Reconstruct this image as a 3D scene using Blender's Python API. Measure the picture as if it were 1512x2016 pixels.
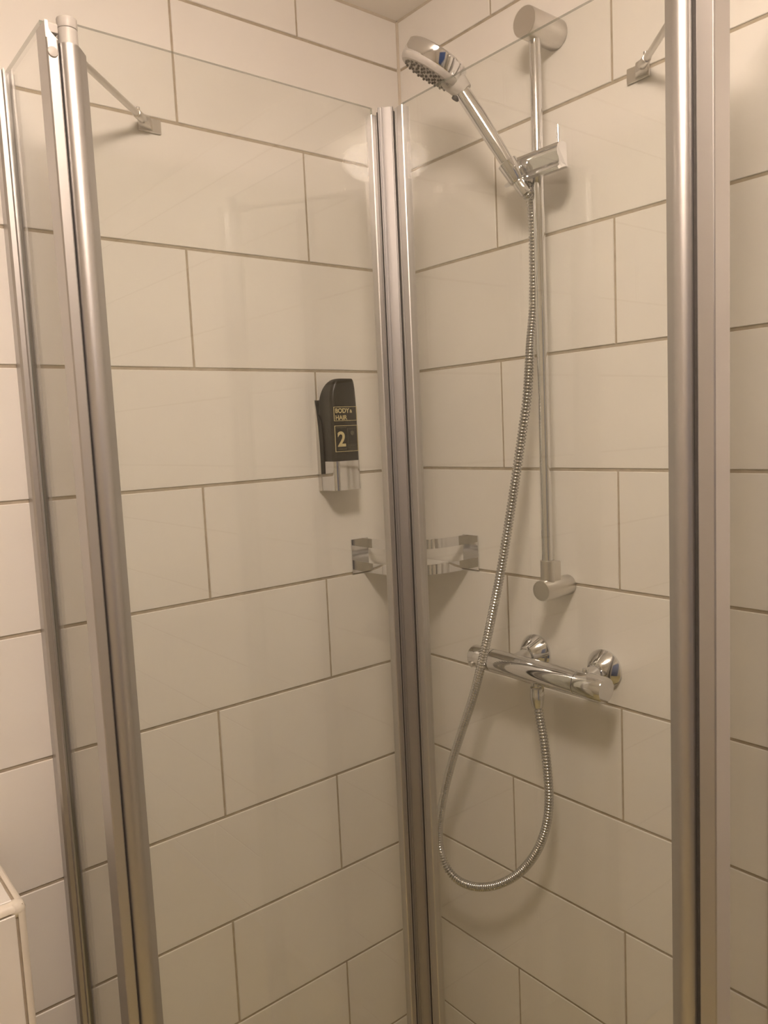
import bpy, bmesh, math, random
from mathutils import Vector, Matrix

for o in list(bpy.data.objects):
    bpy.data.objects.remove(o)
SC = bpy.context.scene
COL = SC.collection

# ------------------------------------------------------------------ camera
R_ = Vector((0.775062, -0.630241, -0.045560))
U_ = Vector((0.099593, 0.050641, 0.993739))
F_ = Vector((0.623988, 0.774746, -0.102018))
cam_d = bpy.data.cameras.new('camera')
cam_d.sensor_fit = 'VERTICAL'
cam_d.sensor_height = 36.0
cam_d.lens = 27.454
cam_d.clip_start = 0.02
cam = bpy.data.objects.new('camera', cam_d)
COL.objects.link(cam)
cam.matrix_world = Matrix(((R_.x, U_.x, -F_.x, -1.093774), (R_.y, U_.y, -F_.y, -1.245851),
                           (R_.z, U_.z, -F_.z, 1.514571), (0, 0, 0, 1)))
SC.camera = cam

# ------------------------------------------------------------------ world, exposure
w = bpy.data.worlds.new('world')
SC.world = w
w.use_nodes = True
w.node_tree.nodes['Background'].inputs[0].default_value = (1, .85, .7, 1)
w.node_tree.nodes['Background'].inputs[1].default_value = 0.02
SC.view_settings.view_transform = 'Standard'
SC.view_settings.look = 'None'
SC.view_settings.gamma = 1.0
SC.view_settings.use_curve_mapping = False
SC.view_settings.exposure = 0.0
SC.cycles.use_denoising = True
SC.cycles.max_bounces = 16
SC.cycles.transparent_max_bounces = 24
SC.cycles.diffuse_bounces = 6
SC.cycles.glossy_bounces = 8
SC.cycles.sample_clamp_indirect = 25.0
LAMP_STRENGTH = 86.5
LAMP_COLOR = (1.0, 0.80, 0.665)
LAMP_AT = (-0.85, -0.965)


# ------------------------------------------------------------------ materials
def principled(name, col, rough=.5, metal=0., ior=1.45, spec=.5, coat=0.):
    m = bpy.data.materials.new(name)
    m.use_nodes = True
    b = m.node_tree.nodes['Principled BSDF']
    b.inputs['Base Color'].default_value = (*col, 1)
    b.inputs['Roughness'].default_value = rough
    b.inputs['Metallic'].default_value = metal
    b.inputs['IOR'].default_value = ior
    b.inputs['Specular IOR Level'].default_value = spec
    b.inputs['Coat Weight'].default_value = coat
    return m, m.node_tree, b


def noise_colour(nt, b, c1, c2, scale, coords='Object', detail=3., lo=.3, hi=.7):
    tc = nt.nodes.new('ShaderNodeTexCoord')
    n = nt.nodes.new('ShaderNodeTexNoise')
    n.inputs['Scale'].default_value = scale
    n.inputs['Detail'].default_value = detail
    r = nt.nodes.new('ShaderNodeValToRGB')
    r.color_ramp.elements[0].position = lo
    r.color_ramp.elements[1].position = hi
    r.color_ramp.elements[0].color = (*c1, 1)
    r.color_ramp.elements[1].color = (*c2, 1)
    nt.links.new(tc.outputs[coords], n.inputs['Vector'])
    nt.links.new(n.outputs['Fac'], r.inputs['Fac'])
    nt.links.new(r.outputs['Color'], b.inputs['Base Color'])
    return tc, n, r


def noise_rough(nt, b, scale, lo, hi, stretch=None):
    tc = nt.nodes.new('ShaderNodeTexCoord')
    mp = nt.nodes.new('ShaderNodeMapping')
    if stretch:
        mp.inputs['Scale'].default_value = stretch
    n = nt.nodes.new('ShaderNodeTexNoise')
    n.inputs['Scale'].default_value = scale
    mr = nt.nodes.new('ShaderNodeMapRange')
    mr.inputs['To Min'].default_value = lo
    mr.inputs['To Max'].default_value = hi
    nt.links.new(tc.outputs['Object'], mp.inputs['Vector'])
    nt.links.new(mp.outputs['Vector'], n.inputs['Vector'])
    nt.links.new(n.outputs['Fac'], mr.inputs['Value'])
    nt.links.new(mr.outputs['Result'], b.inputs['Roughness'])


def bump(nt, b, scale, strength, dist=.001):
    tc = nt.nodes.new('ShaderNodeTexCoord')
    n = nt.nodes.new('ShaderNodeTexNoise')
    n.inputs['Scale'].default_value = scale
    bm = nt.nodes.new('ShaderNodeBump')
    bm.inputs['Strength'].default_value = strength
    bm.inputs['Distance'].default_value = dist
    nt.links.new(tc.outputs['Object'], n.inputs['Vector'])
    nt.links.new(n.outputs['Fac'], bm.inputs['Height'])
    nt.links.new(bm.outputs['Normal'], b.inputs['Normal'])


M = {}
m, nt, b = principled('glazed_tile', (.8, .78, .74), .3)
noise_colour(nt, b, (.80, .775, .735), (.83, .81, .77), 5.)
bump(nt, b, 9., .04, .002)
M['tile'] = m
m, nt, b = principled('grout', (.4, .35, .28), .9)
noise_colour(nt, b, (.40, .345, .265), (.50, .44, .35), 60.)
bump(nt, b, 400., .3, .0006)
M['grout'] = m
m, nt, b = principled('ceiling_paint', (.72, .68, .62), .8)
noise_colour(nt, b, (.88, .85, .80), (.91, .88, .83), 8.)
M['ceiling'] = m
m, nt, b = principled('wall_paint', (.72, .68, .60), .7)
noise_colour(nt, b, (.60, .56, .48), (.64, .60, .52), 6.)
M['paint'] = m
m, nt, b = principled('floor_stone', (.16, .13, .10), .5)
noise_colour(nt, b, (.54, .47, .25), (.64, .56, .31), 14.)
M['floor'] = m
m, nt, b = principled('blue_panel_paint', (.10, .16, .36), .45)  # blue of the added panel that the chrome mirrors
noise_colour(nt, b, (.05, .09, .24), (.07, .12, .28), 12.)
M['door'] = m
m, nt, b = principled('silicone', (.62, .56, .47), .5)
noise_colour(nt, b, (.60, .54, .45), (.65, .59, .50), 40.)
M['silicone'] = m
m, nt, b = principled('chrome', (.76, .76, .77), .07, 1.)
noise_rough(nt, b, 30., .05, .10)
M['chrome'] = m
m, nt, b = principled('hose_chrome', (.60, .595, .59), .14, 1.)
noise_rough(nt, b, 40., .11, .18)
M['hose'] = m
m, nt, b = principled('satin_steel', (.70, .68, .65), .3, 1.)
noise_rough(nt, b, 60., .26, .36)
M['steel'] = m
m, nt, b = principled('anodised_aluminium', (.56, .55, .54), .42, 1.)
noise_rough(nt, b, 50., .39, .46, (1, 1, .02))
M['alu'] = m
m, nt, b = principled('matt_aluminium', (.36, .35, .34), .55, 1.)
noise_rough(nt, b, 50., .50, .60, (1, 1, .02))
M['matt'] = m
m, nt, b = principled('dark_rubber', (.05, .045, .04), .6)
noise_colour(nt, b, (.045, .04, .035), (.06, .055, .05), 80.)
M['rubber'] = m
m, nt, b = principled('clear_seal_plastic', (.62, .60, .54), .3)
noise_colour(nt, b, (.60, .58, .52), (.66, .64, .58), 20.)
b.inputs['Transmission Weight'].default_value = .35
b.inputs['Alpha'].default_value = .75
M['seal'] = m
m, nt, b = principled('black_plastic', (.018, .016, .014), .32)
noise_colour(nt, b, (.030, .026, .022), (.038, .033, .027), 30.)
M['black'] = m
m, nt, b = principled('gold_print', (.62, .54, .30), .4)
noise_colour(nt, b, (.58, .50, .27), (.66, .58, .34), 200.)
M['gold'] = m
m, nt, b = principled('faint_print', (.12, .105, .07), .45)
noise_colour(nt, b, (.10, .09, .06), (.15, .13, .09), 300.)
M['faint'] = m
m, nt, b = principled('frosted_plastic', (.78, .77, .74), .45)
noise_colour(nt, b, (.76, .75, .72), (.80, .79, .76), 20.)
M['frost'] = m
m, nt, b = principled('grey_plastic', (.50, .48, .45), .4)
noise_colour(nt, b, (.48, .46, .43), (.53, .51, .48), 30.)
M['greyp'] = m
m, nt, b = principled('nozzle_rubber', (.25, .24, .22), .55)
noise_colour(nt, b, (.23, .22, .20), (.28, .27, .25), 90.)
M['nozzle'] = m
m, nt, b = principled('white_trim', (.80, .75, .66), .35)
noise_colour(nt, b, (.78, .73, .64), (.82, .77, .68), 30.)
M['trim'] = m


def glass_mat(name, tint, f0=.043):
    # sheet glass: clear transmission without bending, mirror reflection by angle
    m = bpy.data.materials.new(name)
    m.use_nodes = True
    nt = m.node_tree
    nt.nodes.clear()
    out = nt.nodes.new('ShaderNodeOutputMaterial')
    mix = nt.nodes.new('ShaderNodeMixShader')
    tr = nt.nodes.new('ShaderNodeBsdfTransparent')
    tr.inputs['Color'].default_value = (*tint, 1)
    gl = nt.nodes.new('ShaderNodeBsdfGlossy')
    gl.inputs['Roughness'].default_value = 0.0
    gl.inputs['Color'].default_value = (1, 1, 1, 1)
    ge = nt.nodes.new('ShaderNodeNewGeometry')
    dt = nt.nodes.new('ShaderNodeVectorMath')
    dt.operation = 'DOT_PRODUCT'
    ab = nt.nodes.new('ShaderNodeMath')
    ab.operation = 'ABSOLUTE'
    om = nt.nodes.new('ShaderNodeMath')
    om.operation = 'SUBTRACT'
    om.inputs[0].default_value = 1.
    om.use_clamp = True
    pw = nt.nodes.new('ShaderNodeMath')
    pw.operation = 'POWER'
    pw.inputs[1].default_value = 5.
    ma = nt.nodes.new('ShaderNodeMath')
    ma.operation = 'MULTIPLY_ADD'
    ma.inputs[1].default_value = 1 - f0
    ma.inputs[2].default_value = f0
    nt.links.new(ge.outputs['Incoming'], dt.inputs[0])
    nt.links.new(ge.outputs['Normal'], dt.inputs[1])
    nt.links.new(dt.outputs['Value'], ab.inputs[0])
    nt.links.new(ab.outputs[0], om.inputs[1])
    nt.links.new(om.outputs[0], pw.inputs[0])
    nt.links.new(pw.outputs[0], ma.inputs[0])
    nt.links.new(ma.outputs[0], mix.inputs['Fac'])
    nt.links.new(tr.outputs[0], mix.inputs[1])
    nt.links.new(gl.outputs[0], mix.inputs[2])
    nt.links.new(mix.outputs[0], out.inputs['Surface'])
    return m


M['glass'] = glass_mat('sheet_glass', (.955, .962, .95))
m, nt, b = principled('glass_edge', (.30, .34, .28), .2)
noise_colour(nt, b, (.28, .32, .26), (.34, .38, .32), 40.)
b.inputs['Alpha'].default_value = .55
M['glass_edge'] = m

m = bpy.data.materials.new('opal_lamp_glass')
m.use_nodes = True
nt = m.node_tree
nt.nodes.clear()
out = nt.nodes.new('ShaderNodeOutputMaterial')
em = nt.nodes.new('ShaderNodeEmission')
em.inputs['Color'].default_value = (*LAMP_COLOR, 1)
em.inputs['Strength'].default_value = LAMP_STRENGTH
nt.links.new(em.outputs[0], out.inputs['Surface'])
M['lamp'] = m


# ------------------------------------------------------------------ mesh helpers
class MB:
    def __init__(self):
        self.v, self.f, self.mi = [], [], []

    def add(self, vs, fs, mi=0):
        o = len(self.v)
        self.v += [tuple(p) for p in vs]
        self.f += [[i + o for i in f] for f in fs]
        self.mi += [mi] * len(fs)

    def box(self, x0, x1, y0, y1, z0, z1, mi=0, bev=0.):
        if bev <= 0:
            vs = [(x, y, z) for x in (x0, x1) for y in (y0, y1) for z in (z0, z1)]
            fs = [(0, 1, 3, 2), (4, 6, 7, 5), (0, 4, 5, 1), (2, 3, 7, 6), (0, 2, 6, 4), (1, 5, 7, 3)]
            self.add(vs, fs, mi)
        else:
            bm = bmesh.new()
            bmesh.ops.create_cube(bm, size=1.)
            for v in bm.verts:
                v.co = Vector(((x0 + x1) / 2 + v.co.x * (x1 - x0), (y0 + y1) / 2 + v.co.y * (y1 - y0),
                               (z0 + z1) / 2 + v.co.z * (z1 - z0)))
            bmesh.ops.bevel(bm, geom=bm.edges[:], offset=bev, segments=2, affect='EDGES', profile=.5)
            self.from_bm(bm, mi)

    def from_bm(self, bm, mi=0):
        bm.verts.index_update()
        self.add([v.co[:] for v in bm.verts], [[v.index for v in f.verts] for f in bm.faces], mi)
        bm.free()

    def prism(self, poly, fn, t0, t1, mi=0):
        # poly: 2-D points, fn(p, t) -> 3-D point
        n = len(poly)
        vs = [fn(p, t0) for p in poly] + [fn(p, t1) for p in poly]
        fs = [list(range(n)), list(range(n, 2 * n))]
        fs += [(i, (i + 1) % n, n + (i + 1) % n, n + i) for i in range(n)]
        self.add(vs, fs, mi)

    def lathe(self, prof, origin, axis, n=32, mi=0, up=None):
        # prof: list of (t along axis, radius); closed at the ends
        a = Vector(axis).normalized()
        e1 = (Vector(up) if up else (Vector((0, 0, 1)) if abs(a.z) < .9 else Vector((1, 0, 0)))).cross(a).normalized()
        e2 = a.cross(e1)
        O = Vector(origin)
        vs, fs, rings = [], [], []
        for t, r in prof:
            if r < 1e-6:
                rings.append([len(vs)])
                vs.append(O + a * t)
            else:
                rings.append(list(range(len(vs), len(vs) + n)))
                for k in range(n):
                    g = 2 * math.pi * k / n
                    vs.append(O + a * t + e1 * (r * math.cos(g)) + e2 * (r * math.sin(g)))
        for q in range(len(rings) - 1):
            A, B = rings[q], rings[q + 1]
            for k in range(n):
                k2 = (k + 1) % n
                if len(A) == 1 and len(B) == 1:
                    continue
                if len(A) == 1:
                    fs.append((A[0], B[k], B[k2]))
                elif len(B) == 1:
                    fs.append((A[k], A[k2], B[0]))
                else:
                    fs.append((A[k], A[k2], B[k2], B[k]))
        for rg in (rings[0], rings[-1]):
            if len(rg) > 1:
                fs.append(rg[:])
        self.add(vs, fs, mi)

    def cyl(self, p0, p1, r, n=24, mi=0, r1=None, bev=0.):
        d = Vector(p1) - Vector(p0)
        L = d.length
        r1 = r if r1 is None else r1
        if bev:
            pf = [(0, r - bev), (bev * .3, r - bev * .3), (bev, r), (L - bev, r1), (L - bev * .3, r1 - bev * .3), (L, r1 - bev)]
        else:
            pf = [(0, r), (L, r1)]
        self.lathe(pf, p0, d, n, mi)

    def tube(self, pts, rad, n=12, mi=0, squash=None):
        # sweep with parallel transport; rad: list or number
        P = [Vector(p) for p in pts]
        m = len(P)
        rad = rad if isinstance(rad, (list, tuple)) else [rad] * m
        T = []
        for i in range(m):
            T.append((P[min(i + 1, m - 1)] - P[max(i - 1, 0)]).normalized())
        e = T[0].orthogonal().normalized()
        vs, fs = [], []
        for i in range(m):
            e = (e - T[i] * e.dot(T[i])).normalized()
            g = T[i].cross(e)
            for k in range(n):
                a = 2 * math.pi * k / n
                vs.append(P[i] + e * (rad[i] * math.cos(a)) + g * (rad[i] * math.sin(a)))
        for i in range(m - 1):
            for k in range(n):
                k2 = (k + 1) % n
                fs.append((i * n + k, i * n + k2, (i + 1) * n + k2, (i + 1) * n + k))
        fs.append(list(range(n)))
        fs.append(list(range((m - 1) * n, m * n)))
        self.add(vs, fs, mi)

    def mesh(self, name, mats, smooth=40, fn=None):
        me = bpy.data.meshes.new(name)
        bm = bmesh.new()
        vv = [bm.verts.new(fn(p) if fn else p) for p in self.v]
        for f, mi in zip(self.f, self.mi):
            try:
                q = bm.faces.new([vv[i] for i in f])
                q.material_index = mi
            except ValueError:
                pass
        bmesh.ops.recalc_face_normals(bm, faces=bm.faces[:])
        bm.to_mesh(me)
        bm.free()
        for mt in (mats if isinstance(mats, (list, tuple)) else [mats]):
            me.materials.append(M[mt])
        if smooth:
            me.polygons.foreach_set('use_smooth', [True] * len(me.polygons))
            me.set_sharp_from_angle(angle=math.radians(smooth))
        return me

    def build(self, name, mats, parent=None, smooth=40, fn=None, wn=False):
        o = link(name, self.mesh(name, mats, smooth, fn), parent)
        if wn:     # keep the large faces flat next to rounded edges
            md = o.modifiers.new('weighted_normal', 'WEIGHTED_NORMAL')
            md.keep_sharp = True
        return o


def link(name, data, parent=None):
    o = bpy.data.objects.new(name, data)
    COL.objects.link(o)
    if parent:
        o.parent = parent
        o.matrix_parent_inverse = parent.matrix_basis.inverted()
    return o


def tag(o, label=None, cat=None, group=None, kind=None):
    for k, v in (('label', label), ('category', cat), ('group', group), ('kind', kind)):
        if v:
            o[k] = v
    return o


def empty(name, loc):
    o = bpy.data.objects.new(name, None)
    o.empty_display_size = .05
    o.location = loc
    COL.objects.link(o)
    return o


def swap(p):
    return (p[1], p[0], p[2])


# ------------------------------------------------------------------ room
ZC = 2.329            # ceiling
XB, YB = -2.05, -2.15   # the walls behind the camera
ROW0, ROWH = 2.2355, 0.200
JH, JV = .0052, .0042
DEP = .0020           # joint depth
TT = .008             # tile thickness

mb = MB(); mb.box(XB - .1, .1, YB - .1, .1, -.1, 0.)
tag(mb.build('floor', 'floor', smooth=0), 'dark stone bathroom floor below the frame', kind='structure')
mb = MB(); mb.box(XB - .1, .1, YB - .1, .1, ZC, ZC + .1)
tag(mb.build('ceiling', 'ceiling', smooth=0), 'plain cream ceiling above the tiled corner', kind='structure')
mb = MB(); mb.box(XB - .1, .1, DEP, .1, 0, ZC)
wall_left = tag(mb.build('wall_left', 'grout', smooth=0), 'left wall of large cream tiles in half bond', kind='structure')
mb = MB(); mb.box(DEP, .1, YB - .1, DEP, 0, ZC)
wall_right = tag(mb.build('wall_right', 'grout', smooth=0), 'right wall of large cream tiles in half bond', kind='structure')
mb = MB(); mb.box(XB - .1, XB, YB - .1, .1, 0, ZC)
tag(mb.build('wall_back', 'paint', smooth=0), 'plain painted wall behind the camera', kind='structure')
mb = MB(); mb.box(XB - .1, .1, YB - .1, YB, 0, ZC)
tag(mb.build('wall_front', 'paint', smooth=0), 'plain painted wall facing the shower', kind='structure')
# unseen door-shaped blue panel, added to put a blue streak in the chrome
mb = MB(); mb.box(-1.35, -.62, YB, YB + .035, 0.005, 2.0, bev=.004)
door = tag(mb.build('blue_streak_panel', 'door', smooth=0), 'unseen door-shaped blue panel added for the blue streaks in the chrome', kind='structure')
mb = MB()
mb.cyl((-.70, YB + .035, 1.03), (-.70, YB + .085, 1.03), .009)
mb.cyl((-.70, YB + .085, 1.03), (-.82, YB + .085, 1.03), .009)
mb.build('handle', 'steel', door)  # handle shape on the added blue panel


tile_cache = {}


def tile_mesh(w_, h_):
    key = (round(w_, 4), round(h_, 4))
    if key not in tile_cache:
        # local: u right, v up, front at depth 0, back at depth TT
        mb = MB()
        e = .0009
        rings = [(0., e), (e, 0.), (TT, 0.)]
        vs = []
        for d, i in rings:
            vs += [(i, d, i), (w_ - i, d, i), (w_ - i, d, h_ - i), (i, d, h_ - i)]
        fs = [(0, 1, 2, 3), (8, 9, 10, 11)]
        for q in (0, 4):
            fs += [(q + k, q + (k + 1) % 4, q + 4 + (k + 1) % 4, q + 4 + k) for k in range(4)]
        mb.add(vs, fs)
        tile_cache[key] = mb.mesh('tile', 'tile', smooth=0)
    return tile_cache[key]


def tile_at(parent, origin, rotz, w_, h_, rotx=0.):
    o = bpy.data.objects.new('tile', tile_mesh(w_, h_))
    COL.objects.link(o)
    o.parent = parent
    o.location = origin
    o.rotation_euler = (rotx, 0, rotz)
    return o


rng = random.Random(4)
PITCH = .512


def tile_wall(parent, length, offs_even, offs_odd, place):
    # s = distance from the room corner along the wall
    r = -1
    while True:
        zt = min(ROW0 - r * ROWH - JH / 2, ZC - .003)
        zb = max(ROW0 - (r + 1) * ROWH + JH / 2, .002)
        if zt <= .02:
            break
        off = offs_odd if r % 2 else offs_even
        cuts = [0.]
        s = off
        while s < length:
            cuts.append(s)
            s += PITCH
        cuts.append(length)
        for a, c in zip(cuts[:-1], cuts[1:]):
            s0 = a + (JV / 2 if a > 0 else .0035)
            s1 = c - JV / 2
            if s1 - s0 > .01:
                place(s0, s1, zb, zt)
        r += 1


def place_left(s0, s1, zb, zt):
    tile_at(wall_left, (-s1, rng.uniform(-.0003, .0003), zb), 0., s1 - s0, zt - zb)


def place_right(s0, s1, zb, zt):
    # front faces -x : rotate so that local u runs along -y
    tile_at(wall_right, (rng.uniform(-.0003, .0003), -s0, zb), -math.pi / 2, s1 - s0, zt - zb)


tile_wall(wall_left, -XB, .4895, .242, place_left)
tile_wall(wall_right, -YB, .498, .2505, place_right)
# silicone in the corner between the walls and under the ceiling
mb = MB()
mb.prism([(0.003, 0.003), (-.0042, 0.003), (-.0036, -.0006), (-.0006, -.0036), (.003, -.0042)], lambda p, t: (p[0], p[1], t), 0.001, ZC - .001)
tag(mb.build('trim_1', 'silicone'), 'thin sealant line in the corner of the two tiled walls', kind='structure')
mb = MB()
mb.prism([(.003, 0), (-.0035, 0), (.003, -.0065)], lambda p, t: (t, p[0], ZC + p[1]), XB, -.004)
tag(mb.build('trim_2', 'silicone'), 'sealant line between ceiling and left wall', kind='structure')
mb = MB()
mb.prism([(.003, 0), (-.0035, 0), (.003, -.0065)], lambda p, t: (p[0], t, ZC + p[1]), YB, -.004)
tag(mb.build('trim_3', 'silicone'), 'sealant line between ceiling and right wall', kind='structure')

# ------------------------------------------------------------------ ceiling lamp (lights the room)
lx, ly = LAMP_AT
lamp = tag(empty('ceiling_lamp', (lx, ly, ZC)), 'round opal ceiling lamp, seen mirrored in the shower glass', 'lamp')
mb = MB(); mb.cyl((lx, ly, ZC - .026), (lx, ly, ZC - .0005), .085, 48, bev=.003)
mb.build('mount', 'trim', lamp)
mb = MB()
pf = [(0, .120)]
for k in range(1, 13):
    a = math.pi / 2 * k / 12
    pf.append((.018 + .046 * math.sin(a), .120 * math.cos(a) ** .7 if k < 12 else 0))
pf.insert(1, (.018, .120))
mb.lathe(pf, (lx, ly, ZC - .024), (0, 0, -1), 48)
mb.build('dome', 'lamp', lamp)

# ------------------------------------------------------------------ shower enclosure
ZT = 2.040     # top of the glass
GBS = {'left': -.2110, 'right': -.2180}     # distance of the opened doors from the walls


def panel_glass(name, parent, a0, a1, b0, b1, z0, z1, fn, thin):
    # pane with dark polished edges; thin = axis of the thickness (0 or 1)
    mb = MB()
    mb.box(a0, a1, b0, b1, z0, z1)
    for i, f in enumerate(mb.f[-6:]):
        # order: -x, +x, -y, +y, -z, +z
        mb.mi[len(mb.f) - 6 + i] = 0 if i // 2 == thin else 1
    return mb.build(name, ['glass', 'glass_edge'], parent, smooth=0, fn=fn)


def enclosure(side):
    fn = None if side == 'left' else swap
    left = side == 'left'
    GB = GBS[side]
    po = .004 if left else -.017     # end profile offset along the wall
    to = 0. if left else -.0095      # hinge tube offset
    wo = 0. if left else -.006       # wall profile offset
    S = lambda x, y, z: (x, y, z) if left else (y, x, z)
    # ---- fixed side panel
    fp = empty('fixed_side_panel', S(-.757 + wo, -.1, 0))
    tag(fp, 'narrow fixed glass panel standing off the %s tiled wall' % side, 'shower panel', 'fixed side panels of the shower')
    mb = MB()
    a0, a1 = -.7735 + wo, -.7455 + wo
    # U profile with a step and lip
    mb.prism([(a0, 0), (a0, -.020), (a0 + .003, -.024), (a0 + .009, -.026), (a0 + .009, -.034), (a0 + .0115, -.034),
              (a0 + .0115, -.022), (a1 - .0085, -.022), (a1 - .0085, -.034), (a1 - .006, -.034), (a1 - .006, -.026), (a1, -.020), (a1, 0)],
             lambda p, t: (p[0], p[1], t), .0, ZT + .004)
    mb.build('wall_profile', 'alu', fp, fn=fn, smooth=25)
    ga = -.760 + wo if left else -.7665
    panel_glass('glass_pane', fp, ga - .0026, ga + .0026, -.203, -.0225, .012, ZT - .002, fn, 0)
    # end profile with a sloping notch at the top
    cx, cy = -.7365 + to, -.2235
    rr = .0138
    x0, x1 = -.770 + po, min(-.748 + po, cx - rr - .0012)
    y0, y1 = -.232, -.198
    mb = MB()
    e = .0018
    poly = [(x0, y1), (x0, y0 + e), (x0 + e * .4, y0 + e * .4), (x0 + e, y0), (x1 - e, y0), (x1, y0 + e), (x1, y1)]
    mb.prism(poly, lambda p, t: (p[0], p[1], t), .0, ZT - .034)
    # the part above the notch
    mb.prism([(y0, ZT - .034), (y0, ZT - .014), (y1, ZT - .014), (y1, ZT - .034)], lambda p, t: (t, p[0], p[1]), x0, x0 + .004)
    mb.prism([(x0 + .004, ZT - .034), (x0 + .004, ZT - .022), (x0 + .007, ZT - .027), (x0 + .012, ZT - .032), (x1, ZT - .034)],
             lambda p, t: (p[0], t, p[1]), y0, y1)
    ep = mb.build('end_profile', 'alu', fp, fn=fn, smooth=25)
    mb = MB()
    mb.cyl((x0 + .0068, y0 + .001, 1.990), (x0 + .0068, y0 - .0022, 1.990), .0062, 20, bev=.0012)
    mb.build('screw_cover', 'greyp', ep, fn=fn)
    # dark gasket between end profile and hinge tube
    mb = MB(); mb.box(x1, cx - rr + .0002, cy - .004, cy + .004, .02, ZT - .04)
    mb.build('gasket', 'rubber', fp, fn=fn, smooth=0)
    # pivot bracket from the end profile to the tube cap
    mb = MB(); mb.box(x0 + .004, cx - .0116, y0 + .006, y0 + .020, ZT - .024, ZT - .012, bev=.002)
    mb.build('pivot_bracket', 'greyp', fp, fn=fn, wn=True)

    # ---- inward-opened door
    d = empty('shower_door', S(cx, cy, 0))
    tag(d, ('left glass shower door swung inward, in front of the black soap dispenser' if left else
            'right glass shower door swung inward, in front of the shower rail and mixer tap'), 'shower door', 'opened shower doors')
    # hinge tube: round bead with a flat wing that grips the glass
    poly = []
    for k in range(0, 19):
        a = math.radians(38 + (322 - 38) * k / 18)
        poly.append((cx + rr * math.cos(a), cy + rr * math.sin(a)))
    wx = -.7125 + to
    poly += [(wx - .002, GB - .0062), (wx, GB - .004), (wx, GB + .004), (wx - .002, GB + .0062)]
    mb = MB(); mb.prism(poly, lambda p, t: (p[0], p[1], t), .006, ZT - .036)
    tube = mb.build('hinge_tube', 'alu', d, fn=fn, smooth=30)
    mb = MB()
    mb.cyl((cx, cy, ZT - .036), (cx, cy, ZT - .0165), .0118, 24)
    mb.cyl((cx, cy, ZT - .0160), (cx, cy, ZT - .003), .0122, 24, bev=.0012)
    mb.build('pivot_cap', 'greyp', tube, fn=fn)
    panel_glass('glass_pane', d, cx + .0135, -.2490 if left else -.2540, GB - .0026, GB + .0026, .012, ZT, fn, 1)
    # aluminium edge profile with a ridge
    mb = MB()
    q0, ql = (-.2545, .0118) if left else (-.2600, .0190)
    q1 = q0 + ql
    poly = [(q0, GB + .008), (q0, GB - .0055), (q0 + .0012, GB - .0068), (q1 - .0055, GB - .0068), (q1 - .0050, GB - .0056), (q1 - .0034, GB - .0056),
            (q1 - .0028, GB - .0070), (q1 - .0010, GB - .0070), (q1, GB - .0060), (q1, GB + .008)]
    mb.prism(poly, lambda p, t: (p[0], p[1], t), .010, ZT - (.012 if left else .004))
    mb.build('edge_profile', 'alu', d, fn=fn, smooth=25)
    if left:
        # rotated closing strip where the two doors meet
        mb = MB()
        hw = .0128
        c0 = Vector((-.2195, -.2125))
        uu = Vector((-.7071, .7071)); vv = Vector((-.7071, -.7071))
        prof = [(-hw, -.008), (-hw, .0050), (-hw + .0010, .0074), (-hw + .0022, .0074), (-hw + .0030, .0060), (-.002, .0064), (.002, .0064),
                (hw - .0075, .0060), (hw - .0070, .0072), (hw - .0058, .0072), (hw - .0052, .0058), (hw - .0032, .0058), (hw - .0026, .0074), (hw - .0012, .0074), (hw, .0050), (hw, -.008)]
        poly = [tuple(c0 + uu * s + vv * t) for s, t in prof]
        mb.prism(poly, lambda p, t: (p[0], p[1], t), .010, ZT + .006)
        mb.build('closing_strip', 'matt', d, smooth=25)
        for s in (-hw - .0011, hw + .0011):
            mb = MB()
            poly = [tuple(c0 + uu * (s + ds) + vv * dv) for ds, dv in ((-.0010, -.007), (.0010, -.007), (.0010, .0030), (-.0010, .0030))]
            mb.prism(poly, lambda p, t: (p[0], p[1], t), .010, ZT)
            mb.build('gasket', 'rubber', d, smooth=0)

    # ---- stabiliser bar between wall and fixed panel
    st = empty('stabiliser_bar', S(-.545, 0, 2.022))
    tag(st, 'thin grey stabiliser bar from the %s tiled wall to the shower panel' % side, 'support bar', 'stabiliser bars of the shower')
    if left:
        bx, bz = -.540, 2.022
    else:
        bx, bz = -.546, 2.032
    mb = MB()
    mb.box(bx - .019, bx + .019, -.0045, -.0008, bz - .011, bz + .011, bev=.0008)
    mb.prism([(bx + .004, -.0045), (bx - .014, -.0045), (bx - .024, -.016), (bx - .018, -.026), (bx - .008, -.022)],
             lambda p, t: (p[0], p[1], t), bz - .008, bz + .006)
    mb.build('wall_bracket', 'steel', st, fn=fn, smooth=25, wn=True)
    P0 = Vector((bx - .013, -.016, bz))
    P1 = Vector((-.742 + po, -.2025, 2.018))
    dv = (P1 - P0).normalized()
    mb = MB()
    mb.cyl(P0 + dv * .004, P0 + dv * .034, .0068, 16, bev=.0015)
    sl = mb.build('sleeve', 'steel', st, fn=fn)
    mb = MB()
    mb.cyl(P0 + dv * .026 + Vector((0, 0, .0045)), P0 + dv * .026 + Vector((0, 0, .011)), .0032, 12)
    mb.build('screw', 'chrome', sl, fn=fn)
    mb = MB(); mb.cyl(P0 + dv * .030, P1 - dv * .012, .0050, 16)
    mb.build('rod', 'steel', st, fn=fn)
    mb = MB()
    mb.cyl(P1 - dv * .030, P1 - dv * .004, .0080, 16, bev=.0015)
    mb.box(P1.x - .004, P1.x + .006, P1.y - .006, P1.y + .006, P1.z - .010, P1.z + .010, bev=.001)
    mb.build('clamp', 'steel', st, fn=fn, wn=True)


enclosure('left')
enclosure('right')

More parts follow.
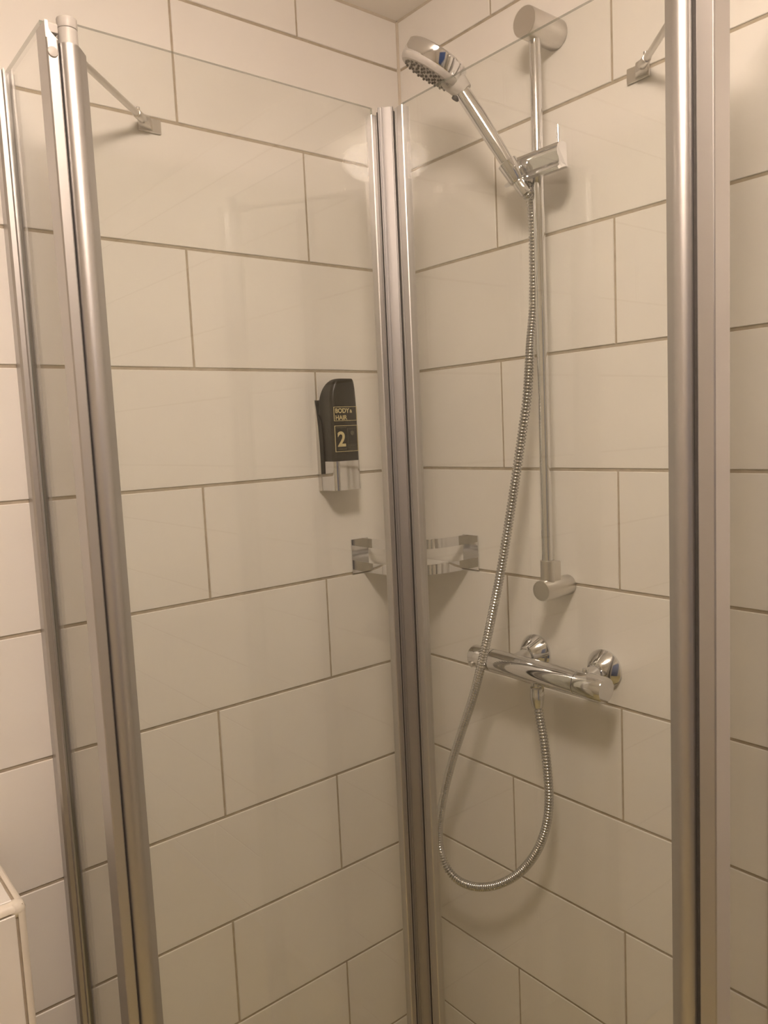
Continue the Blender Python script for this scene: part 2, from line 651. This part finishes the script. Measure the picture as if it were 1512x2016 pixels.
# ------------------------------------------------------------------ shower rail
BX, BY = -.055, -.394
rail = tag(empty('shower_rail', (0, BY, 1.234)), 'tall chrome shower rail with round wall mounts on the right wall', 'shower rail')
mb = MB(); mb.cyl((BX, BY, 1.262), (BX, BY, 2.140), .0092, 32)
mb.build('bar', 'chrome', rail)
mb = MB(); mb.lathe([(0, .0225), (.001, .0232), (.078, .0232), (.0795, .0224)], (-.0006, BY, 2.146), (-1, 0, 0), 48)
mb.build('upper_mount', 'steel', rail)
mb = MB(); mb.lathe([(0, .0172), (.001, .0178), (.072, .0178), (.0735, .0170)], (-.0006, BY, 1.234), (-1, 0, 0), 40)
lm = mb.build('lower_mount', 'steel', rail)
mb = MB()
mb.lathe([(0, .0122), (.044, .0122), (.0445, .0118), (.0445, .0100), (.040, .0098)], (BX, BY, 1.240), (0, 0, 1), 32)
mb.box(BX - .002, BX + .024, BY - .0105, BY + .0105, 1.245, 1.282, bev=.003)
mb.build('sleeve', 'steel', lm, wn=True)

# slider with handset cradle
SZ = 1.934
mb = MB()
prof = [(-.046, .0175), (-.057, .0185), (-.0640, .0165), (-.0680, .0120), (-.0695, .0060), (-.0685, .0000), (-.0655, -.0050), (-.0645, -.0085),
        (-.0665, -.0125), (-.0715, -.0170), (-.0765, -.0200), (-.0740, -.0235), (-.0640, -.0195), (-.0540, -.0165), (-.0440, -.0160)]
prof = [(x - .001, SZ + z * 1.12) for x, z in prof]
mb.prism(prof, lambda p, t: (p[0], t - (.006 if p[1] < SZ - .018 and t < -.4 else 0.), p[1]), -.4450, -.341)
slider = mb.build('slider', 'chrome', rail, smooth=30)
mb = MB(); mb.cyl((-.060, -.4400, SZ + .012), (-.060, -.4400, SZ + .046), .0023, 12)
mb.build('pin', 'chrome', slider)
HA = Vector((-.080, -.362, SZ - .006))           # handset cradle
HN = Vector((-.136, -.306, 2.064))              # neck
hd = (HN - HA).normalized()
mb = MB()
mb.lathe([(-.018, .0135), (-.016, .0145), (.016, .0165), (.017, .0155), (.017, .0125), (-.018, .0105)], HA, hd, 28)
mb.build('cradle', 'chrome', slider)

# ------------------------------------------------------------------ handset
hand = tag(empty('hand_shower', HA), 'chrome hand shower with round spray head resting in the rail slider', 'shower head')
mb = MB()
L = (HN - HA).length
n = 28
pts, rads = [], []
for k in range(n + 1):
    t = k / n
    bend = Vector((-.004, .004, .006)) * (t ** 4)
    pts.append(HA - hd * .016 + hd * ((L + .030) * t) + bend)
    rads.append(.0098 + .0030 * math.sin(math.pi * min(1, t * .62 + .02)) + (.0 if t < .9 else .0025 * (t - .9) / .1))
mb.tube(pts, rads, 20)
mb.build('handle', 'chrome', hand, smooth=50)
hn = Vector((-.384, .384, -.84)).normalized()
hn = (hn + Vector((.10, .10, 0))).normalized()
HC = Vector((-.1655, -.2745, 2.103))
mb = MB()
mb.lathe([(-.0205, 0), (-.0205, .040), (-.0190, .0500), (-.0165, .0528), (.0035, .0545), (.0055, .0535), (.0055, .0)], HC, hn, 56)
head = mb.build('head_shell', 'chrome', hand, smooth=35)
mb = MB()
mb.lathe([(.005, .0535), (.0075, .0540), (.0125, .0522), (.0150, .0500), (.0155, .0475), (.0155, 0)], HC, hn, 56)
mb.build('spray_face', 'greyp', hand, smooth=35)
mb = MB()
e1 = hn.orthogonal().normalized(); e2 = hn.cross(e1)
for rad, cnt in ((.012, 6), (.022, 12), (.032, 18), (.0415, 24)):
    for k in range(cnt):
        a = 2 * math.pi * (k + .3 * (cnt % 4)) / cnt
        p = HC + e1 * (rad * math.cos(a)) + e2 * (rad * math.sin(a))
        mb.lathe([(.0150, .0024), (.0185, .0018), (.0188, 0)], p, hn, 8)
mb.build('nozzles', 'nozzle', hand)['kind'] = 'stuff'
dn = (HN - HC).normalized()
mb = MB()
q = HC + dn * .046
mb.tube([q - dn * .012 - hn * .004, q - hn * .002, q + dn * .012, q + dn * .022], [.020, .0190, .0165, .0135], 20)
mb.build('neck', 'greyp', hand, smooth=50)
mb = MB()
q2 = HC + dn * .058 + hn * .010
mb.cyl(q2, q2 + hn * .010, .0062, 14, bev=.0012)
mb.build('spray_switch', 'rubber', hand)

# ------------------------------------------------------------------ hose
hose_pts = [(-0.058, -0.3767, 1.9043), (-0.034, -0.3619, 1.8758), (-0.027, -0.3577, 1.8279), (-0.027, -0.3568, 1.7693),
            (-0.032, -0.3579, 1.7095), (-0.044, -0.3621, 1.666), (-0.06, -0.3711, 1.6265), (-0.076, -0.377, 1.5628),
            (-0.082, -0.3676, 1.4957), (-0.088, -0.3554, 1.4188), (-0.093, -0.3408, 1.34), (-0.098, -0.3245, 1.2591),
            (-0.101, -0.3049, 1.1844), (-0.102, -0.2814, 1.1062), (-0.1, -0.25, 1.0226), (-0.096, -0.2115, 0.9427),
            (-0.09, -0.1703, 0.8575), (-0.085, -0.1372, 0.7713), (-0.08, -0.1173, 0.6976), (-0.077, -0.1231, 0.6421),
            (-0.074, -0.1541, 0.615), (-0.072, -0.2036, 0.6178), (-0.07, -0.2609, 0.6446), (-0.068, -0.3154, 0.689),
            (-0.066, -0.3566, 0.7428), (-0.065, -0.3818, 0.7984), (-0.064, -0.3918, 0.8543), (-0.064, -0.3901, 0.9095),
            (-0.064, -0.3839, 0.9631), (-0.064, -0.3751, 1.0068), (-0.064, -0.3714, 1.0334)]
ctl = [Vector(p) for p in hose_pts]
ctl = [HA - hd * .020, HA - hd * .045 + Vector((.002, 0, -.001))] + ctl


def catmull(P, step):
    out = []
    Q = [P[0] * 2 - P[1]] + P + [P[-1] * 2 - P[-2]]
    for i in range(1, len(Q) - 2):
        p0, p1, p2, p3 = Q[i - 1:i + 3]
        for k in range(24):
            t = k / 24
            out.append(.5 * ((2 * p1) + (p2 - p0) * t + (2 * p0 - 5 * p1 + 4 * p2 - p3) * t * t + (3 * p1 - p0 - 3 * p2 + p3) * t ** 3))
    out.append(P[-1])
    # resample evenly
    res, acc, last = [out[0]], 0., out[0]
    for p in out[1:]:
        seg = (p - last).length
        while acc + seg >= step:
            f = (step - acc) / seg
            last = last + (p - last) * f
            res.append(last.copy())
            seg = (p - last).length
            acc = 0.
        acc += seg
        last = p
    return res


hose = tag(empty('shower_hose', ctl[-1]), 'ribbed chrome hose hanging in a loop from hand shower to mixer tap', 'shower hose')
RIB = .0056
pp = catmull(ctl, RIB / 5)
rr_ = [(.0058, .0062, .0080, .0083, .0080)[i % 5] for i in range(len(pp))]
mb = MB(); mb.tube(pp, rr_, 14)
mb.build('ribbed_hose', 'hose', hose, smooth=60)
mb = MB()
mb.lathe([(0, .0095), (.020, .0118), (.021, .0112), (.026, .0112)], HA - hd * .043, hd, 24)
mb.build('hose_cone', 'chrome', hose)
NB = ctl[-1]
mb = MB()
mb.lathe([(-.010, .0096), (-.006, .0108), (.004, .0122), (.012, .0128), (.0135, .0120), (.0245, .0120)], NB, (0, 0, 1), 24)
mb.build('hose_nut', 'chrome', hose)

# ------------------------------------------------------------------ thermostatic mixer
MX, MZ = -.065, 1.086
mix = tag(empty('mixer_tap', (0, -.394, 1.098)), 'chrome bar mixer tap on two wall cones below the shower rail', 'mixer tap')
mb = MB()
mb.lathe([(0, .0206), (.0012, .0212), (.188, .0212), (.1885, .0206)], (MX, -.2715, MZ), (0, -1, 0), 40)
mb.build('body', 'chrome', mix)
mb = MB()
mb.lathe([(0, .0206), (.0008, .0212), (.0460, .0212), (.0478, .0202), (.0480, 0)], (MX, -.2700, MZ), (0, 1, 0), 40)
fh = mb.build('flow_handle', 'chrome', mix)
mb = MB()
mb.cyl((MX - .0185, -.2330, MZ - .009), (MX - .0228, -.2330, MZ - .011), .0058, 16)
mb.build('eco_button', 'steel', fh)
mb = MB()
mb.lathe([(0, .0206), (.0008, .0213), (.0520, .0213), (.0540, .0200), (.0545, 0)], (MX, -.4612, MZ), (0, -1, 0), 40)
th = mb.build('temperature_handle', 'chrome', mix)
mb = MB()
mb.cyl((MX + .004, -.4720, MZ + .019), (MX + .004, -.4720, MZ + .0265), .0050, 14, bev=.001)
mb.build('safety_button', 'chrome', th)
for y in (-.319, -.468):
    mb = MB()
    mb.lathe([(0, .0325), (.002, .0335), (.005, .0335), (.028, .0170), (.029, .0150), (.029, 0)], (-.0006, y, 1.098), (-1, 0, 0), 44)
    mb.build('wall_cone', 'chrome', mix, smooth=30)
    mb = MB()
    mb.tube([(-.022, y, 1.0975), (-.036, y, 1.0955), (-.050, y + (.0), 1.091), (-.062, y, 1.088)], [.0135, .0140, .0165, .0185], 24)
    mb.build('union', 'chrome', mix, smooth=50)
mb = MB()
mb.cyl((NB.x, NB.y, MZ - .024), (NB.x, NB.y, MZ - .004), .0105, 24)
mb.build('outlet', 'chrome', mix)

# ------------------------------------------------------------------ corner soap dish
dish = tag(empty('corner_soap_dish', (-.08, -.08, 1.236)), 'chrome corner soap dish with two bands under the black dispenser', 'soap dish')


def sup(t, a=.152, nn=3.0):
    c, s = math.cos(t), math.sin(t)
    k = (abs(c) ** nn + abs(s) ** nn) ** (-1 / nn)
    return Vector((-a * k * c, -a * k * s))


for fn in (None, swap):
    mb = MB()
    mb.box(-.180, -.138, -.0036, -.0006, 1.2355, 1.3045, bev=.0008)
    mb.build('wall_plate', 'chrome', dish, fn=fn, wn=True)
for z0, z1 in ((1.286, 1.3045), (1.2355, 1.255)):
    mb = MB()
    N = 40
    vs, fs = [], []
    for k in range(N + 1):
        t = math.radians(1.4 + 87.2 * k / N)
        p = sup(t)
        q = sup(t, .1493)
        vs += [(p.x, p.y, z0), (p.x, p.y, z1), (q.x, q.y, z1), (q.x, q.y, z0)]
    for k in range(N):
        for j in range(4):
            fs.append((k * 4 + j, k * 4 + (j + 1) % 4, k * 4 + 4 + (j + 1) % 4, k * 4 + 4 + j))
    fs += [(0, 1, 2, 3), tuple(range(N * 4, N * 4 + 4))]
    mb.add(vs, fs)
    mb.build('band', 'chrome', dish, smooth=35)
mb = MB()
poly = [(-.004, -.004)] + [tuple(sup(math.radians(2 + 86 * k / 30), .1488)) for k in range(31)]
mb.prism(poly, lambda p, t: (p[0], p[1], t), 1.240, 1.2445)
mb.build('tray', 'frost', dish)
# ------------------------------------------------------------------ soap dispenser
DX = -.2165
disp = tag(empty('soap_dispenser', (DX, 0, 1.408)), 'black soap dispenser in a chrome wall holder on the left wall', 'soap dispenser')
hw = .0305


YF = -.0545
mb = MB()
zs = [1.4625, 1.4633, 1.50, 1.54, 1.560] + [1.560 + .0575 * math.sin(math.radians(90 * k / 14)) for k in range(1, 15)]
rings = []
for i, z in enumerate(zs):
    t = max(0., min(1., (z - 1.560) / .0575))
    c = 1 - math.sqrt(max(0., 1 - t ** 2.2))
    e_ = .0008 if i == 0 else 0.
    xl, xr = DX - hw + e_ + .021 * c, DX + hw - e_ - .0012 * t - .0065 * c ** 2
    yb, yf = -.006 - .030 * c, YF + e_ + .0018 * t + (.004 if i == len(zs) - 1 else 0)
    rad = min(.0085, (xr - xl) * .3, (yb - yf) * .45)
    ring = []
    for (qx, qy, a0) in ((xl + rad, yf + rad, 180), (xr - rad, yf + rad, 270), (xr - rad, yb - rad, 0), (xl + rad, yb - rad, 90)):
        for k in range(6):
            a = math.radians(a0 + 90 * k / 5)
            ring.append((qx + rad * math.cos(a), qy + rad * math.sin(a), z))
    rings.append(ring)
nr = len(rings[0])
vs = [p for rg in rings for p in rg]
fs = [(i * nr + k, i * nr + (k + 1) % nr, (i + 1) * nr + (k + 1) % nr, (i + 1) * nr + k) for i in range(len(rings) - 1) for k in range(nr)]
fs += [tuple(range(nr)), tuple(range((len(rings) - 1) * nr, len(rings) * nr))]
mb.add(vs, fs)
bottle = mb.build('bottle', 'black', disp, smooth=50, wn=True)
mb = MB()
mb.prism([(-.0008, 1.4075), (-.0115, 1.4075), (-.0115, 1.478), (-.0085, 1.530), (-.0045, 1.566), (-.0008, 1.580)], lambda p, t: (t, p[0], p[1]), DX - hw - .0015, DX + hw + .0015)
mb.build('back_plate', 'steel', disp, smooth=30)
mb = MB()
mb.prism([(-.012, 1.440), (-.022, 1.440), (-.024, 1.500), (-.020, 1.540), (-.012, 1.552)], lambda p, t: (t, p[0], p[1]), DX - hw - .0022, DX + hw + .0022)
mb.build('bottle_clip', 'black', disp, smooth=30)
# chrome base cup, rounded in plan
mb = MB()
poly = []
for (cx, cy, a0) in ((DX - hw + .010, YF + .0085, 180), (DX + hw - .010, YF + .0085, 270)):
    for k in range(9):
        a = math.radians(a0 + 90 * k / 8)
        poly.append((cx + .0105 * math.cos(a), cy + .0105 * math.sin(a)))
poly = [(DX - hw - .0005, -.010)] + poly + [(DX + hw + .0005, -.010)]
mb.prism(poly, lambda p, t: (p[0], p[1], t), 1.4085, 1.4635)
mb.build('base_cup', 'chrome', disp, smooth=40)
# printed label: frames, words, figure
LY = YF - .0008


def frame(name, x0, x1, z0, z1, t, mat='gold'):
    mb = MB()
    for (a, c, d, e) in ((x0, x1, z1 - t, z1), (x0, x1, z0, z0 + t), (x0, x0 + t, z0 + t, z1 - t), (x1 - t, x1, z0 + t, z1 - t)):
        mb.box(a, c, LY - .0003, LY + .0007, d, e)
    return mb.build(name, mat, bottle, smooth=0)


def words(name, txt, x, z, size, sx=1., mat='gold', bold=0.):
    cu = bpy.data.curves.new('text', 'FONT')
    cu.body = txt
    cu.size = size
    cu.extrude = .0002
    cu.offset = bold
    ob = bpy.data.objects.new('text', cu)
    COL.objects.link(ob)
    bpy.context.view_layer.update()
    me = bpy.data.meshes.new_from_object(ob.evaluated_get(bpy.context.evaluated_depsgraph_get()))
    bpy.data.objects.remove(ob)
    for v in me.vertices:
        v.co = Vector((x + v.co.x * sx, LY - .0003 - v.co.z, z + v.co.y))
    me.materials.clear()
    me.materials.append(M[mat])
    return link(name, me, bottle)


fx0, fx1 = DX - .0270, DX + .0262
frame('label_frame', fx0, fx1, 1.5385, 1.5650, .0009)
frame('label_frame', fx0, fx1, 1.4810, 1.5300, .0009)
words('lettering', 'BODY', fx0 + .0028, 1.5535, .0118, 1.0, bold=.0003)
words('lettering', '&', fx0 + .0365, 1.5535, .0085, 1.0, bold=.0002)
words('lettering', 'HAIR', fx0 + .0028, 1.5408, .0118, 1.0, bold=.0003)
words('figure', '2', fx0 + .0052, 1.4915, .0385, 1.0, bold=.0009)
frame('label_panel', fx0 + .0290, fx1 - .0018, 1.4830, 1.5240, .0005, 'faint')
mb = MB()
mb.cyl((fx0 + .0405, LY - .0003, 1.5155), (fx0 + .0405, LY + .0005, 1.5155), .0042, 16)
mb.build('emblem', 'faint', bottle)
lines = [(fx0 + .003, fx0 + .027, 1.5255, 1.5272), (fx0 + .006, fx0 + .026, 1.4848, 1.4866)]
lines += [(fx0 + .0305, fx1 - .004, 1.4850 + .0028 * k, 1.4858 + .0028 * k) for k in range(4)]
for x0, x1, z0, z1 in lines:
    mb = MB(); mb.box(x0, x1, LY - .0003, LY + .0005, z0, z1)
    mb.build('print_line', 'faint', bottle, smooth=0)

# ------------------------------------------------------------------ tiled boxing at the lower left
LE = .20
LXR, LZ = -.873, .935
LXL = -1.75
mb = MB(); mb.box(LXL, LXR - .0035, -LE + .0035, -.0008, 0, LZ - .0035)
ledge = tag(mb.build('tiled_boxing', 'grout', smooth=0), 'low tiled boxing with white edge trim at the bottom left', 'boxing')
tr = .0105
G = .0035
# front tiles (cut row under the trim), full rows below
rows = [(LZ - tr - G, LZ - .1945), (LZ - .1945 - .0055, LZ - .3945 - .0055), (LZ - .4055, LZ - .600), (LZ - .6055, .003)]
for zt, zb in rows:
    x = LXR - tr - G
    while x > LXL + .02:
        xx = max(x - .4913, LXL)
        tile_at(ledge, (xx, -LE, zb), 0., x - xx, zt - zb)
        x = xx - JV
x = LXR - tr - G
while x > LXL + .02:
    xx = max(x - .4913, LXL)
    # top tiles: front normal turned to +z
    tile_at(ledge, (xx, -LE + tr + G, LZ), 0., x - xx, LE - tr - G - .004, rotx=-math.pi / 2)
    x = xx - JV


def quarter(r, k=8):
    return [(0, 0)] + [(r * math.cos(math.pi / 2 * i / k), r * math.sin(math.pi / 2 * i / k)) for i in range(k + 1)]


mb = MB()   # top front edge
mb.prism(quarter(tr), lambda p, t: (t, -LE + tr - p[0], LZ - tr + p[1]), LXL, LXR - tr)
mb.build('edge_trim', 'trim', ledge, smooth=30)
mb = MB()   # top side edge
mb.prism(quarter(tr), lambda p, t: (LXR - tr + p[0], t, LZ - tr + p[1]), -LE + tr, -.001)
mb.build('edge_trim', 'trim', ledge, smooth=30)
mb = MB()   # upright edge
mb.prism(quarter(tr), lambda p, t: (LXR - tr + p[0], -LE + tr - p[1], t), 0.002, LZ - tr)
mb.build('edge_trim', 'trim', ledge, smooth=30)
mb = MB()
mb.lathe([(-.012, 0), (-.0085, .0085), (0, .0115), (.0085, .0085), (.012, 0)], (LXR - tr, -LE + tr, LZ - tr), (0, 0, 1), 24)
mb.build('corner_cap', 'trim', ledge, smooth=60)
